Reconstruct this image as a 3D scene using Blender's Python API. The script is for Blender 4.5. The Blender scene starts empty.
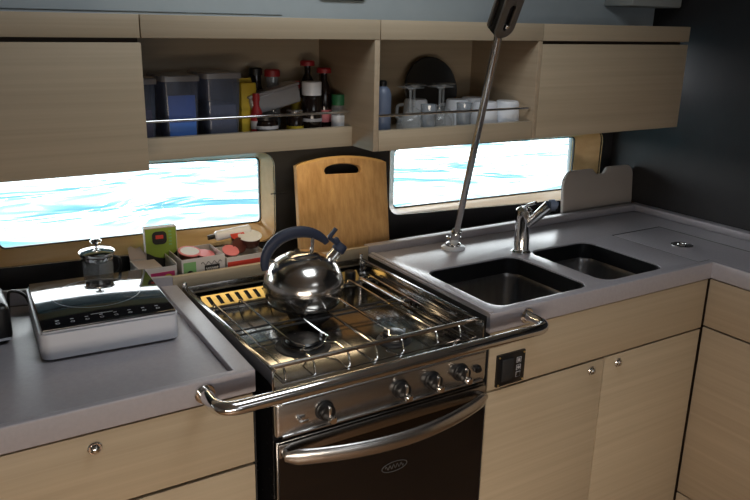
import bpy, bmesh, math, random
from mathutils import Vector, Matrix, Euler
random.seed(7)
PI = math.pi
sc = bpy.context.scene
COL = sc.collection

# ------------------------------------------------------------------ materials
def mat(name, col, rough=.5, metal=0., **k):
    m = bpy.data.materials.new(name); m.use_nodes = True
    b = m.node_tree.nodes['Principled BSDF']
    b.inputs['Base Color'].default_value = (*col, 1)
    b.inputs['Roughness'].default_value = rough
    b.inputs['Metallic'].default_value = metal
    for kk, v in k.items(): b.inputs[kk.replace('_', ' ')].default_value = v
    # faint surface variation so nothing is a dead flat colour
    nt = m.node_tree; N = nt.nodes; L = nt.links
    tc = N.new('ShaderNodeTexCoord'); no = N.new('ShaderNodeTexNoise'); no.inputs['Scale'].default_value = 60
    mr = N.new('ShaderNodeMapRange'); mr.inputs['To Min'].default_value = max(0, rough-.03); mr.inputs['To Max'].default_value = min(1, rough+.05)
    L.new(tc.outputs['Object'], no.inputs['Vector']); L.new(no.outputs['Fac'], mr.inputs['Value']); L.new(mr.outputs['Result'], b.inputs['Roughness'])
    return m

def grain(name, c1, c2, scale, rough=.45, metal=0., bump=.03, fine=1.0, spec=.4, lo=.3, hi=.7):
    """two colours mixed along a stretched noise: timber grain, brushed metal"""
    m = bpy.data.materials.new(name); m.use_nodes = True
    nt = m.node_tree; N = nt.nodes; L = nt.links; b = N['Principled BSDF']
    b.inputs['Roughness'].default_value = rough; b.inputs['Metallic'].default_value = metal
    b.inputs['Specular IOR Level'].default_value = spec
    tc = N.new('ShaderNodeTexCoord'); mp = N.new('ShaderNodeMapping'); mp.inputs['Scale'].default_value = scale
    no = N.new('ShaderNodeTexNoise'); no.inputs['Scale'].default_value = fine; no.inputs['Detail'].default_value = 6
    no.inputs['Roughness'].default_value = .65
    cr = N.new('ShaderNodeValToRGB'); cr.color_ramp.elements[0].position = lo; cr.color_ramp.elements[1].position = hi
    cr.color_ramp.elements[0].color = (*c1, 1); cr.color_ramp.elements[1].color = (*c2, 1)
    L.new(tc.outputs['Object'], mp.inputs['Vector']); L.new(mp.outputs['Vector'], no.inputs['Vector'])
    L.new(no.outputs['Fac'], cr.inputs['Fac']); L.new(cr.outputs['Color'], b.inputs['Base Color'])
    if bump:
        bp = N.new('ShaderNodeBump'); bp.inputs['Strength'].default_value = bump; bp.inputs['Distance'].default_value = .002
        L.new(no.outputs['Fac'], bp.inputs['Height']); L.new(bp.outputs['Normal'], b.inputs['Normal'])
    return m

def clear(name, col, thru=.6, rough=.08, tint=(1, 1, 1)):
    """thin clear plastic or glass: see-through plus a glossy coat"""
    m = bpy.data.materials.new(name); m.use_nodes = True
    nt = m.node_tree; N = nt.nodes; L = nt.links; b = N['Principled BSDF']; out = N['Material Output']
    b.inputs['Base Color'].default_value = (*col, 1); b.inputs['Roughness'].default_value = rough
    t = N.new('ShaderNodeBsdfTransparent'); t.inputs['Color'].default_value = (*tint, 1)
    fr = N.new('ShaderNodeFresnel'); fr.inputs['IOR'].default_value = 1.45
    g = N.new('ShaderNodeBsdfGlossy'); g.inputs['Roughness'].default_value = rough
    mx = N.new('ShaderNodeMixShader'); mx.inputs['Fac'].default_value = thru
    L.new(b.outputs[0], mx.inputs[1]); L.new(t.outputs[0], mx.inputs[2])
    mx2 = N.new('ShaderNodeMixShader')
    ge = N.new('ShaderNodeNewGeometry'); fm = N.new('ShaderNodeMath'); fm.operation = 'MULTIPLY_ADD'   # the coat acts on the outer face only
    fm.inputs[1].default_value = -1; fm.inputs[2].default_value = 1; L.new(ge.outputs['Backfacing'], fm.inputs[0])
    ml = N.new('ShaderNodeMath'); ml.operation = 'MULTIPLY'; L.new(fr.outputs[0], ml.inputs[0]); L.new(fm.outputs[0], ml.inputs[1])
    L.new(ml.outputs[0], mx2.inputs['Fac']); L.new(mx.outputs[0], mx2.inputs[1]); L.new(g.outputs[0], mx2.inputs[2])
    L.new(mx2.outputs[0], out.inputs['Surface'])
    return m

OAK = grain('oak_veneer', (.42, .34, .235), (.50, .41, .29), (1.0, 75, 75), .42, bump=.02)
OAKV = grain('oak_veneer_side', (.41, .32, .22), (.49, .39, .275), (75, 1.0, 75), .42, bump=.02)
OAKDARK = grain('oak_shadow_gap', (.05, .035, .025), (.08, .055, .04), (1.2, 40, 40), .6, bump=0)
REVEAL = grain('golden_window_timber', (.52, .32, .13), (.64, .43, .20), (1.5, 30, 30), .4, bump=.02)
BAMBOO = grain('bamboo', (.44, .25, .10), (.66, .42, .19), (75, 75, 1.2), .45, bump=.03)
BAMBOOLIT = grain('bamboo_lit_edge', (.60, .37, .13), (.72, .47, .19), (1.5, 60, 60), .4, bump=.02)  # lighter copy of the bamboo: warm lamplight on the top edge painted in
TOP = grain('worktop_solid', (.39, .37, .40), (.43, .41, .44), (120, 120, 120), .26, bump=0, spec=.5)
EDGE = grain('worktop_edge', (.39, .37, .40), (.43, .41, .44), (120, 120, 120), .36, bump=0, spec=.5)
WALLDARK = grain('charcoal_lining', (.016, .016, .018), (.022, .021, .023), (20, 20, 20), .55, bump=.01)
LINING = grain('grey_lining', (.52, .59, .62), (.56, .63, .66), (10, 10, 10), .6, bump=.01)
CEIL = mat('white_ceiling', (.62, .62, .60), .6)
CABIN = mat('cabin_wall', (.50, .48, .45), .6)
FLOOR = grain('teak_floor', (.16, .09, .045), (.24, .14, .07), (2, 30, 30), .35)
STEEL = grain('brushed_steel', (.50, .49, .48), (.62, .61, .60), (3, 160, 160), .26, 1., bump=.02)
STEELD = grain('dark_steel', (.30, .29, .28), (.38, .37, .36), (3, 120, 120), .22, 1., bump=.02)
HOBST = grain('hob_steel', (.34, .33, .32), (.42, .41, .40), (120, 3, 120), .16, 1., bump=.01)
SINKST = grain('sink_steel', (.26, .26, .27), (.34, .34, .35), (60, 60, 4), .30, 1., bump=.02)
CHROME = mat('chrome', (.78, .78, .78), .09, 1.)
KETTLE = grain('kettle_steel', (.52, .50, .48), (.62, .60, .57), (3, 3, 150), .18, 1., bump=.008)
ALU = grain('grey_aluminium', (.20, .195, .18), (.25, .245, .23), (60, 60, 4), .38, .7, bump=.02)
BLACK = mat('black_plastic', (.006, .006, .007), .35)
BLACKM = mat('black_matt', (.015, .015, .016), .7)
ENAMEL = mat('black_enamel', (.010, .010, .011), .25)
IRON = mat('burner_iron', (.02, .02, .022), .5)
NAVY = mat('navy_rubber', (.018, .026, .055), .5)
GLASSBLK = mat('induction_glass', (.010, .010, .012), .06, 0, Specular_IOR_Level=1.0)
SILVER = mat('silver_plastic', (.60, .62, .68), .32)
PRINT = mat('pale_print', (.45, .45, .48), .5)
WHITE = mat('white_china', (.80, .83, .88), .25)
WHITEC = mat('white_card', (.60, .57, .55), .7)
KRAFT = mat('inner_card', (.46, .39, .36), .8)
GREEN = mat('green_card', (.20, .42, .16), .6)
LIME = mat('lime_card', (.24, .36, .04), .6)
MAGENTA = mat('magenta_card', (.50, .035, .15), .6)
YELLOW = mat('yellow_card', (.62, .45, .03), .6)
REDC = mat('red_card', (.60, .05, .03), .6)
PINK = mat('pink_foil', (.75, .22, .24), .45)
BROWNP = mat('brown_plastic', (.09, .025, .02), .35)
RED = mat('red_plastic', (.35, .02, .025), .4)
GREENP = mat('green_plastic', (.02, .14, .05), .4)
BLUE = mat('blue_label', (.08, .22, .70), .5)
BLUEPREFL = mat('blue_plastic_and_reflection', (.11, .14, .21), .4)  # flask colour; on the chrome tap end it paints a purple reflection
BRASSREFL = grain('brass_and_gold_reflection', (.70, .50, .16), (.85, .65, .28), (60, 60, 60), .3, .85, bump=.02)  # brass for the screws; on the steel vent it paints a yellow reflection
SAUCE = mat('dark_sauce', (.012, .007, .006), .12)
CLEARG = clear('clear_glass', (.60, .64, .66), .80, .05)
GREYG = clear('tumbler_glass', (.40, .45, .50), .55, .06)
TUB = clear('cloudy_plastic', (.20, .24, .34), .62, .2, (.8, .85, 1))
TUBL = clear('cloudy_lid', (.42, .42, .44), .35, .25)
PANE = clear('window_glass', (.8, .85, .85), 1.0, .02, (.97, .985, .98))
DOORG = clear('oven_door_glass', (.004, .004, .005), .10, .06, (.55, .5, .45))
GASK = mat('black_gasket', (.01, .01, .012), .5)

# ------------------------------------------------------------------ mesh builder
def rot_to(d):
    return Vector((0, 0, 1)).rotation_difference(Vector(d).normalized()).to_matrix().to_4x4()

class MB:
    def __init__(s): s.bm = bmesh.new()
    def _put(s, t, M, mi):
        for f in t.faces: f.material_index = mi
        bmesh.ops.transform(t, matrix=M, verts=t.verts)
        me = bpy.data.meshes.new('t'); t.to_mesh(me); t.free(); s.bm.from_mesh(me); bpy.data.meshes.remove(me); return s
    def box(s, x0, x1, y0, y1, z0, z1, b=0, seg=2, M=None, mi=0, vert=False):
        t = bmesh.new(); bmesh.ops.create_cube(t, size=1)
        bmesh.ops.transform(t, matrix=Matrix.Translation(((x0+x1)/2, (y0+y1)/2, (z0+z1)/2)) @ Matrix.Diagonal((x1-x0, y1-y0, z1-z0, 1)), verts=t.verts)
        if b:
            ed = [e for e in t.edges if abs(e.verts[0].co.z-e.verts[1].co.z) > 1e-6] if vert else t.edges[:]
            bmesh.ops.bevel(t, geom=ed, offset=b, segments=seg, affect='EDGES', profile=.5)
        return s._put(t, M or Matrix(), mi)
    def lathe(s, prof, n=32, M=None, mi=0, caps=False):
        """prof: (r, z) pairs"""
        t = bmesh.new(); rings = []
        for r, z in prof:
            if r < 1e-6: rings.append([t.verts.new((0, 0, z))])
            else: rings.append([t.verts.new((r*math.cos(2*PI*i/n), r*math.sin(2*PI*i/n), z)) for i in range(n)])
        for a, b in zip(rings, rings[1:]):
            for i in range(n):
                j = (i+1) % n
                if len(a) == 1 and len(b) == 1: continue
                if len(a) == 1: t.faces.new((a[0], b[j], b[i]))
                elif len(b) == 1: t.faces.new((a[i], a[j], b[0]))
                else: t.faces.new((a[i], a[j], b[j], b[i]))
        bmesh.ops.recalc_face_normals(t, faces=t.faces)
        return s._put(t, M or Matrix(), mi)
    def cyl(s, p, q, r, n=24, mi=0, b=0, r2=None):
        p, q = Vector(p), Vector(q); h = (q-p).length; r2 = r if r2 is None else r2
        pr = [(0, 0), (r-b, 0), (r, b), (r2, h-b), (r2-b, h), (0, h)] if b else [(0, 0), (r, 0), (r2, h), (0, h)]
        return s.lathe(pr, n, Matrix.Translation(p) @ rot_to(q-p), mi)
    def tube(s, pts, r, n=12, mi=0, rad=0., seg=5, caps=True, sx=1., sy=1., radii=None):
        P = [Vector(p) for p in pts]
        if rad:
            Q = [P[0]]
            for a, b, c in zip(P, P[1:], P[2:]):
                u, v = (a-b), (c-b); d = min(rad, u.length*.49, v.length*.49)
                s0, s1 = b+u.normalized()*d, b+v.normalized()*d
                for k in range(seg+1):
                    w = k/seg; Q.append(s0*(1-w)**2+b*2*w*(1-w)+s1*w*w)
            Q.append(P[-1]); P = Q
        t = bmesh.new(); rings = []; up = None
        for i, p in enumerate(P):
            d = (P[min(i+1, len(P)-1)]-P[max(i-1, 0)]).normalized()
            if up is None: up = Vector((0, 0, 1)) if abs(d.z) < .9 else Vector((1, 0, 0))
            up = (up-d*up.dot(d)).normalized(); sd = d.cross(up)
            rr = radii[i] if radii else r
            rings.append([t.verts.new(p+sd*(rr*sx*math.cos(2*PI*k/n))+up*(rr*sy*math.sin(2*PI*k/n))) for k in range(n)])
        for a, b in zip(rings, rings[1:]):
            for i in range(n): t.faces.new((a[i], a[(i+1) % n], b[(i+1) % n], b[i]))
        if caps: t.faces.new(rings[0][::-1]); t.faces.new(rings[-1])
        bmesh.ops.recalc_face_normals(t, faces=t.faces)
        return s._put(t, Matrix(), mi)
    def sheet(s, loops, th, M=None, mi=0, bev=0.):
        """flat shape in local XY (first loop outline, others holes), th thick about z=0"""
        cu = bpy.data.curves.new('c', 'CURVE'); cu.dimensions = '2D'; cu.fill_mode = 'BOTH'; cu.extrude = th/2-bev
        if bev: cu.bevel_depth = bev; cu.bevel_resolution = 2; cu.offset = -bev
        for lp in loops:
            sp = cu.splines.new('POLY'); sp.points.add(len(lp)-1); sp.use_cyclic_u = True
            for i, (x, y) in enumerate(lp): sp.points[i].co = (x, y, 0, 1)
        ob = bpy.data.objects.new('c', cu); COL.objects.link(ob)
        dg = bpy.context.evaluated_depsgraph_get()
        me = bpy.data.meshes.new_from_object(ob.evaluated_get(dg))
        t = bmesh.new(); t.from_mesh(me); bmesh.ops.remove_doubles(t, verts=t.verts, dist=1e-5)
        bpy.data.objects.remove(ob); bpy.data.curves.remove(cu); bpy.data.meshes.remove(me)
        return s._put(t, M or Matrix(), mi)
    def loft(s, loops, cap0=False, cap1=False, mi=0):
        t = bmesh.new(); R = [[t.verts.new(p) for p in lp] for lp in loops]
        for a, b in zip(R, R[1:]):
            for i in range(len(a)): t.faces.new((a[i], a[(i+1) % len(a)], b[(i+1) % len(a)], b[i]))
        if cap0: t.faces.new(R[0][::-1])
        if cap1: t.faces.new(R[-1])
        bmesh.ops.recalc_face_normals(t, faces=t.faces)
        return s._put(t, Matrix(), mi)
    def obj(s, name, mats, parent=None, smooth=35, loc=None, rz=0.):
        me = bpy.data.meshes.new(name); s.bm.to_mesh(me); s.bm.free()
        for m in (mats if isinstance(mats, (list, tuple)) else [mats]): me.materials.append(m)
        if smooth and len(me.polygons):
            me.polygons.foreach_set('use_smooth', [True]*len(me.polygons)); me.set_sharp_from_angle(angle=math.radians(smooth))
        o = bpy.data.objects.new(name, me); COL.objects.link(o)
        if loc is not None: o.location = loc
        o.rotation_euler.z = rz
        if parent: o.parent = parent
        return o

def rrect(x0, x1, y0, y1, r, seg=6, s0=0., s1=0.):
    """rounded rectangle, counter-clockwise; s0/s1 tilt of bottom/top edge (dy per unit x)"""
    out = []
    for cx, cy, a0 in ((x1-r, y1-r, 0), (x0+r, y1-r, 90), (x0+r, y0+r, 180), (x1-r, y0+r, 270)):
        for k in range(seg+1):
            a = math.radians(a0+90*k/seg); x, y = cx+r*math.cos(a), cy+r*math.sin(a)
            out.append((x, y+(s0 if cy < (y0+y1)/2 else s1)*(x-(x0+x1)/2)))
    return out
XZ = Matrix.Rotation(PI/2, 4, 'X')          # local XY -> world XZ
def xz(y): return Matrix.Translation((0, y, 0)) @ XZ

def thing(name, label, cat, loc=(0, 0, 0), group=None, rz=0.):
    o = bpy.data.objects.new(name, None); COL.objects.link(o); o.location = loc; o.rotation_euler.z = rz
    o.empty_display_size = .02
    o['label'] = label; o['category'] = cat
    if group: o['group'] = group
    return o
def tag(o, label, cat, group=None):
    o['label'] = label; o['category'] = cat
    if group: o['group'] = group
    return o
def struct(o): o['kind'] = 'structure'; return o
def copy_tree(o, parent=None):
    c = o.copy(); COL.objects.link(c)
    if parent: c.parent = parent
    for ch in [x for x in o.children]: copy_tree(ch, c)
    return c

YW, YG, XR = .64, .70, 1.335       # inner wall face, window glass, right bulkhead

# ------------------------------------------------------------------ room shell
struct(MB().box(-2.6, 2.6, -3.4, .9, -.05, 0).obj('floor', FLOOR))
struct(MB().box(-2.6, 2.6, -3.4, 1.0, 2.02, 2.08).obj('ceiling', CEIL))
struct(MB().box(-2.66, -2.6, -3.4, 1.0, 0, 2.02).obj('wall_left', CABIN))
struct(MB().box(-2.6, 2.6, -3.46, -3.4, 0, 2.02).obj('wall_front', CABIN))
struct(MB().box(XR, XR+.05, -1.5, .715, 0, 2.02).obj('wall_right', WALLDARK))
struct(MB().box(XR+.05, 2.6, -1.55, -1.5, 0, 2.02).box(2.6, 2.66, -3.4, -1.5, 0, 2.02).obj('wall_right_aft', CABIN))
W1o = rrect(-.66, .062, .942, 1.178, .035, s0=-.037, s1=-.04)
W1g = rrect(-.592, .047, .972, 1.150, .013, s0=-.02, s1=-.02)
W2o = rrect(.418, 1.283, .937, 1.165, .035, s0=-.040, s1=-.03)
W2g = rrect(.470, 1.216, .950, 1.132, .016, s0=-.015, s1=-.012)
struct(MB().sheet([[(-2.6, 0), (XR, 0), (XR, 1.30), (-2.6, 1.30)], W1o, W2o], .016, xz(YW+.008)).obj('wall_back', WALLDARK, smooth=0))
struct(MB().box(-2.6, XR, .53, .55, 1.45, 2.02).obj('wall_back_upper', LINING))
struct(MB().box(-2.6, XR+.05, .55, .715, 1.30, 1.32).box(-2.6, XR+.05, .737, 1.0, 1.150, 1.185).obj('wall_back_core_and_sky_blocker', WALLDARK))  # outer box is an added overhang that cuts the sky reflected in the hob
struct(MB().box(.050, .096, YW-.004, YW, 1.054, 1.056).box(-2.6, .04, .527, .53, 1.50, 1.5005).obj('trim_1', BLACKM))
struct(MB().box(1.10, 1.32, .42, .53, 1.548, 1.66, .006).obj('trim_2', mat('pale_trim', (.42, .44, .42), .5)))
for nm, o_, g_ in (('window_1', W1o, W1g), ('window_2', W2o, W2g)):
    w = bpy.data.objects.new(nm, None); COL.objects.link(w); struct(w)
    cx = sum(p[0] for p in g_)/len(g_); cz = sum(p[1] for p in g_)/len(g_)
    big = [(cx+(x-cx)*1.02, cz+(z-cz)*1.06) for x, z in g_]
    m = MB()
    lip = [(x, z) for x, z in o_]
    m.loft([[(x, YW-.003, z) for x, z in o_], [(x, YW+.006, z) for x, z in o_], [(x, YG-.004, z) for x, z in g_], [(x, YG+.012, z) for x, z in g_]])
    fr = m.obj('window_frame', REVEAL, w)
    inner = [(cx+(x-cx)*.992, cz+(z-cz)*.965) for x, z in g_]
    MB().sheet([big, inner], .006, xz(YG+.002)).obj('gasket', GASK, w)
    MB().sheet([big], .005, xz(YG+.009)).obj('glass_pane', PANE, w, smooth=0)
    # outer hull skin around the opening
hull = [(-2.6, .3), (XR+.05, .3), (XR+.05, 1.30), (-2.6, 1.30)]
struct(MB().sheet([hull, rrect(-.60, .055, .962, 1.155, .02, s0=-.02, s1=-.02), rrect(.462, 1.224, .942, 1.138, .02, s0=-.015, s1=-.012)], .02, xz(YG+.026)).obj('wall_back_hull', mat('white_hull', (.6, .6, .6), .4), smooth=0))

# sea outside
def sea_mat():
    m = bpy.data.materials.new('sea_water'); m.use_nodes = True
    nt = m.node_tree; N = nt.nodes; L = nt.links; b = N['Principled BSDF']
    b.inputs['Base Color'].default_value = (.03, .125, .16, 1); b.inputs['Roughness'].default_value = .12
    b.inputs['IOR'].default_value = 1.33
    tc = N.new('ShaderNodeTexCoord'); mp = N.new('ShaderNodeMapping'); mp.inputs['Scale'].default_value = (.5, .78, 1)
    n1 = N.new('ShaderNodeTexNoise'); n1.inputs['Scale'].default_value = 1.1; n1.inputs['Detail'].default_value = 3; n1.inputs['Distortion'].default_value = .8
    bp = N.new('ShaderNodeBump'); bp.inputs['Strength'].default_value = 1.; bp.inputs['Distance'].default_value = .75
    L.new(tc.outputs['Object'], mp.inputs['Vector']); L.new(mp.outputs['Vector'], n1.inputs['Vector'])
    L.new(n1.outputs['Fac'], bp.inputs['Height']); L.new(bp.outputs['Normal'], b.inputs['Normal'])
    return m
sea = MB().box(-60, 90, 1.0, 200, -.36, -.30).obj('sea', sea_mat()); sea['kind'] = 'stuff'
sea['label'] = 'rippled bright blue sea seen through the windows'; sea['category'] = 'water'

# ------------------------------------------------------------------ lower cabinets
def button(parent, x, y, z, axis='y'):
    m = MB(); d = (0, -1, 0) if axis == 'y' else (-1, 0, 0)
    M = Matrix.Translation((x, y, z)) @ rot_to(d)
    m.lathe([(0, 0), (.0115, 0), (.0115, .003), (.010, .0045), (.008, .0045), (.0075, .002), (.007, .002), (.0065, .009), (.004, .011), (0, .0115)], 24, M)
    return m.obj('push_button', CHROME, parent)
c = thing('drawer_cabinet', 'pale oak base cabinet left of the cooker with a drawer and one chrome push button', 'cabinet', (-.7, .2, 0))
def rel(parent, o):
    """parent keeping the world position (objects are modelled in world coordinates)"""
    o.parent = parent; o.location = o.location-parent.location; return o
def P(parent, m, name, mats, smooth=35): return rel(parent, m.obj(name, mats, None, smooth))
P(c, MB().box(-1.2, -.272, .026, .5, .10, .853).box(-1.2, -.272, .06, .5, 0, .10), 'carcass', OAKDARK)
dr = P(c, MB().box(-1.2, -.272, .004, .024, .714, .852, .001), 'drawer_front', OAK)
b_ = button(None, -.544, .004, .826); b_.parent = dr
P(c, MB().box(-1.2, -.272, .004, .024, .12, .708, .001), 'door', OAK)
c = thing('sink_cabinet', 'pale oak base cabinet under the two sinks with two doors and chrome push buttons', 'cabinet', (.65, .2, 0))
P(c, MB().box(.272, .29, .026, .5, .1, .853).box(.29, 1.03, .48, .5, .1, .853).box(.29, 1.03, .026, .48, .1, .118).box(.29, 1.03, .026, .03, .69, .72)
  .box(.645, .655, .026, .03, .118, .69).box(.29, 1.03, .06, .5, 0, .1), 'carcass', OAKDARK)
P(c, MB().box(.276, 1.024, .004, .022, .714, .852, .001), 'top_panel', OAK)
d1 = P(c, MB().box(.276, .648, .004, .022, .12, .709, .001), 'door', OAK)
d2 = P(c, MB().box(.652, 1.022, .004, .022, .12, .709, .001), 'door', OAK)
for d, x in ((d1, .606), (d2, .700)):
    b_ = button(None, x, .004, .686); b_.parent = d
c = thing('side_cabinet', 'pale oak cabinet run under the short arm of the worktop beside the dark bulkhead', 'cabinet', (1.18, -.4, 0))
P(c, MB().box(1.055, 1.33, -1.2, .5, .1, .853).box(1.09, 1.33, -1.2, .5, 0, .1), 'carcass', OAKDARK)
P(c, MB().box(1.030, 1.048, -1.2, .002, .720, .852, .001), 'top_panel', OAKV)
P(c, MB().box(1.030, 1.048, -1.2, .002, .200, .715, .001), 'door', OAKV)
P(c, MB().box(1.030, 1.048, -1.2, .002, .10, .195, .001), 'kick_panel', OAKV)

# ------------------------------------------------------------------ worktops
c = thing('worktop', 'grey solid worktop left of the cooker with a raised lip all round', 'worktop', (-.7, .25, .855))
P(c, MB().sheet([[(-1.2, .012), (-.275, .012), (-.275, .490), (-1.2, .684)]], .032, Matrix.Translation((0, 0, .872))), 'tray_surface', TOP, 0)
fid = MB().sheet([[(-1.2, 0), (-.268, 0), (-.252, .507), (-.290, .507), (-.303, .016), (-1.2, .016)]], .045, Matrix.Translation((0, 0, .8785)), bev=.003)
P(c, fid, 'raised_lip', EDGE)
c = thing('sink_worktop', 'grey solid L-shaped worktop with two sinks and an upstand along the walls', 'worktop', (.7, .25, .855))
S1 = rrect(.306, .598, .026, .300, .035); S2 = rrect(.654, .880, .032, .306, .035)
lid = [(1.000, -.35), (1.206, -.35), (1.206, .310), (1.000, .310)]
slab = [(.268, 0), (1.0285, 0), (1.0285, -1.2), (XR, -1.2), (XR, .515), (.262, .515)]
P(c, MB().sheet([slab, S1, S2, [(1.040, -.355), (1.2135, -.355), (1.2135, .3175), (.996, .3175), (.996, .020), (1.040, .020)]], .045, Matrix.Translation((0, 0, .8775)), bev=.002), 'slab', TOP)
P(c, MB().sheet([[(.262, .49), (XR-.030, .49), (XR-.030, -1.2), (XR, -1.2), (XR, .515), (.262, .515)]], .022, Matrix.Translation((0, 0, .911)), bev=.002), 'upstand', EDGE)
P(c, MB().box(.266, .278, .002, .49, .9, .9045, .001), 'raised_lip', EDGE)
c = thing('fridge_lid', 'flush grey lid with a chrome ring pull let into the worktop corner', 'lid', (1.1, .1, .9))
P(c, MB().sheet([[(1.043, -.35), (1.206, -.35), (1.206, .310), (1.000, .310), (1.000, .023), (1.043, .023)]], .034, Matrix.Translation((0, 0, .8825)), bev=.001), 'lid_panel', TOP)
rp = MB().lathe([(0, 0), (.030, 0), (.030, .002), (.026, .003), (.022, .001), (0, .001)], 28, Matrix.Translation((1.094, .145, .8995)))
rp.tube([(1.094+.012*math.cos(a), .145+.012*math.sin(a), .903) for a in [2*PI*k/20 for k in range(21)]], .0022, 8, caps=False)
P(c, rp, 'ring_pull', CHROME)
P(c, MB().sheet([[(1.0403, -.3547), (1.2132, -.3547), (1.2132, .3172), (.9963, .3172), (.9963, .0203), (1.0403, .0203)], [(1.0432, -.3498), (1.2058, -.3498), (1.2058, .3098), (1.0002, .3098), (1.0002, .0232), (1.0432, .0232)]], .0325, Matrix.Translation((0, 0, .8825))), 'groove_shade', BLACKM, 0)  # black strip added to paint the groove round the lid dark
def sink(label, x0, x1, y0, y1, r, depth):
    t = thing('sink_basin', label, 'sink', ((x0+x1)/2, (y0+y1)/2, .9-depth), group=None)
    lv = [(0.004, .002), (.0, -.002)]
    L_ = []
    for dz, ins, rr in ((-.0455, -.012, r+.012), (-.0455, -.002, r), (-.05, .0, r), (-.06, .002, r), (-depth+.03, .010, r), (-depth+.008, .018, r*.9), (-depth, .035, r*.7)):
        L_.append([(x, y, .9+dz) for x, y in rrect(x0+ins, x1-ins, y0+ins, y1-ins, max(rr, .01), 6)])
    cx, cy = (x0+x1)/2, (y0+y1)/2
    P(t, MB().loft(L_, cap1=True), 'bowl', SINKST)
    P(t, MB().lathe([(0, .001), (.012, .001), (.014, .003), (.030, .004), (.034, .001), (.034, -.002)], 28, Matrix.Translation((cx, cy, .9-depth+.0005))), 'drain', CHROME)
    rim = MB().loft([[(x, y, z) for x, y in rrect(x0+i_, x1-i_, y0+i_, y1-i_, r, 6)] for z, i_ in ((.8555, .0), (.8555, .0025), (.896, .0025), (.8965, .0002))])
    P(t, rim, 'seal', BLACK)
sink('large steel sink basin in the worktop, the one nearest the cooker', .306, .598, .026, .300, .035, .16)
sink('smaller steel sink basin between the mixer tap and the flush lid', .654, .880, .032, .306, .035, .13)

# fiddle strip behind cooker and left worktop
tag(MB().box(-.262, .262, .492, .505, .872, .921, .002).box(-.262, .262, .505, .54, .872, .878).obj('fiddle_strip', OAK), 'upright oak fiddle strip behind the cooker in front of the tea boxes', 'trim board')
sl = MB().loft([[(-.2625, .4925, z), (-.2625, .505, z), (-1.2, .70, z), (-1.2, .688, z)] for z in (.889, .922)], True, True)
tag(sl.obj('fiddle_strip', EDGE), 'upright grey strip at the back of the left worktop behind the portable hob', 'trim board')
struct(MB().box(-1.2, 1.3, .517, YW, .872, .884).obj('trim_3', WALLDARK))

# thin black sheets added beside the cooker, painting the shade of the gaps
struct(MB().box(-.2715, -.2695, .002, .50, .1, .852).box(.2695, .2715, .002, .50, .1, .852).box(-.262, .262, .50, .51, .1, .86).box(.2600, .2612, .004, .49, .852, .895).obj('gap_shade_sheets', BLACKM))

# ------------------------------------------------------------------ cooker
K = thing('cooker', 'stainless marine gas cooker with black oven door set between the two worktops', 'cooker', (0, .2, .3))
X = .243; YF = -.030
P(K, MB().box(-X, -X+.012, -.012, .45, .40, .836).box(X-.012, X, -.012, .45, .40, .836).box(-X, X, .438, .45, .40, .836).box(-X, X, -.012, .45, .40, .412)
  .box(-X+.01, X-.01, -.008, -.002, .744, .836), 'body', ENAMEL)
hob = MB().box(-X, X, YF+.006, .468, .836, .846, .002)
hob.box(-.205, .205, .02, .43, .846, .848, .001)
P(K, hob, 'hob_plate', HOBST)
X0 = X
for s in (-1, 1):
    X = .246 if s < 0 else .232
    m = MB().box(s*X-(.004 if s > 0 else 0), s*X+(0 if s > 0 else .004), YF+.006, .475, .845, .900, .001)
    m.box(min(s*(X-.001), s*(X-.010)), max(s*(X-.001), s*(X-.010)), YF+.01, .47, .896, .900, .001)
    m.box(min(s*(X-.004), s*(X-.018)), max(s*(X-.004), s*(X-.018)), .0, .44, .846, .856, .002)
    m.box(min(s*(X-.004), s*(X-.010)), max(s*(X-.004), s*(X-.010)), .0, .44, .866, .872, .002)
    P(K, m, 'side_fiddle', HOBST)
    P(K, MB().box(min(s*X, s*(X-.010)), max(s*X, s*(X-.010)), .468, .480, .845, .912, .003), 'corner_post', CHROME)
X = X0
P(K, MB().box(-.243, .229, -.004, .000, .8925, .9015, .0012), 'front_fiddle', STEELD)
P(K, MB().box(-.243, .229, .470, .474, .885, .900, .0012).box(-.243, .229, .466, .474, .846, .856, .0012), 'back_fiddle', STEELD)
# sloping vent with slots at the back
v = MB().box(-.215, .215, .418, .470, .848, .853, .001); P(K, v, 'vent_base', STEELD)
vm = MB()
V = Matrix.Translation((0, .452, .8625)) @ Matrix.Rotation(math.radians(38), 4, 'X')
slots = []
for k in range(17):
    x = -.188+k*.0230
    a = [(x-.0025, -.0125), (x+.0080, -.0125), (x+.0015, .0125), (x-.0090, .0125)]
    slots.append(a)
vm.sheet([[(-.208, -.016), (.208, -.016), (.208, .016), (-.208, .016)]]+slots, .002, V)
P(K, vm, 'vent_grille', BRASSREFL, 0)  # gold colour stands in for the yellow reflection on the steel
P(K, MB().box(-.208, .208, -.014, .014, -.006, -.004, M=V), 'vent_recess', BLACKM)
# burners
def burner(x, y, r):
    M = Matrix.Translation((x, y, .848))
    b = P(K, MB().lathe([(0, 0), (r*1.25, 0), (r*1.22, .003), (r*.95, .004), (r*.9, .010), (r*.86, .012), (0, .012)], 36, M), 'burner', IRON)
    cap = MB().lathe([(0, .0122), (r*.78, .0122), (r*.82, .0155), (r*.74, .019), (r*.3, .0205), (0, .0205)], 36, M).obj('burner_cap', ENAMEL); cap.parent = b
    ring = MB().lathe([(r*.90, .0095), (r*.97, .0095), (r*.97, .012), (r*.90, .012), (r*.90, .0095)], 36, M).obj('flame_ring', HOBST); ring.parent = b
    g = MB().cyl((x+r*1.05, y+r*.3, .848), (x+r*1.05, y+r*.3, .864), .0025, 8).obj('igniter', WHITE); g.parent = b
burner(-.100, .150, .046); burner(.080, .085, .030); burner(-.01, .300, .040)
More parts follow.
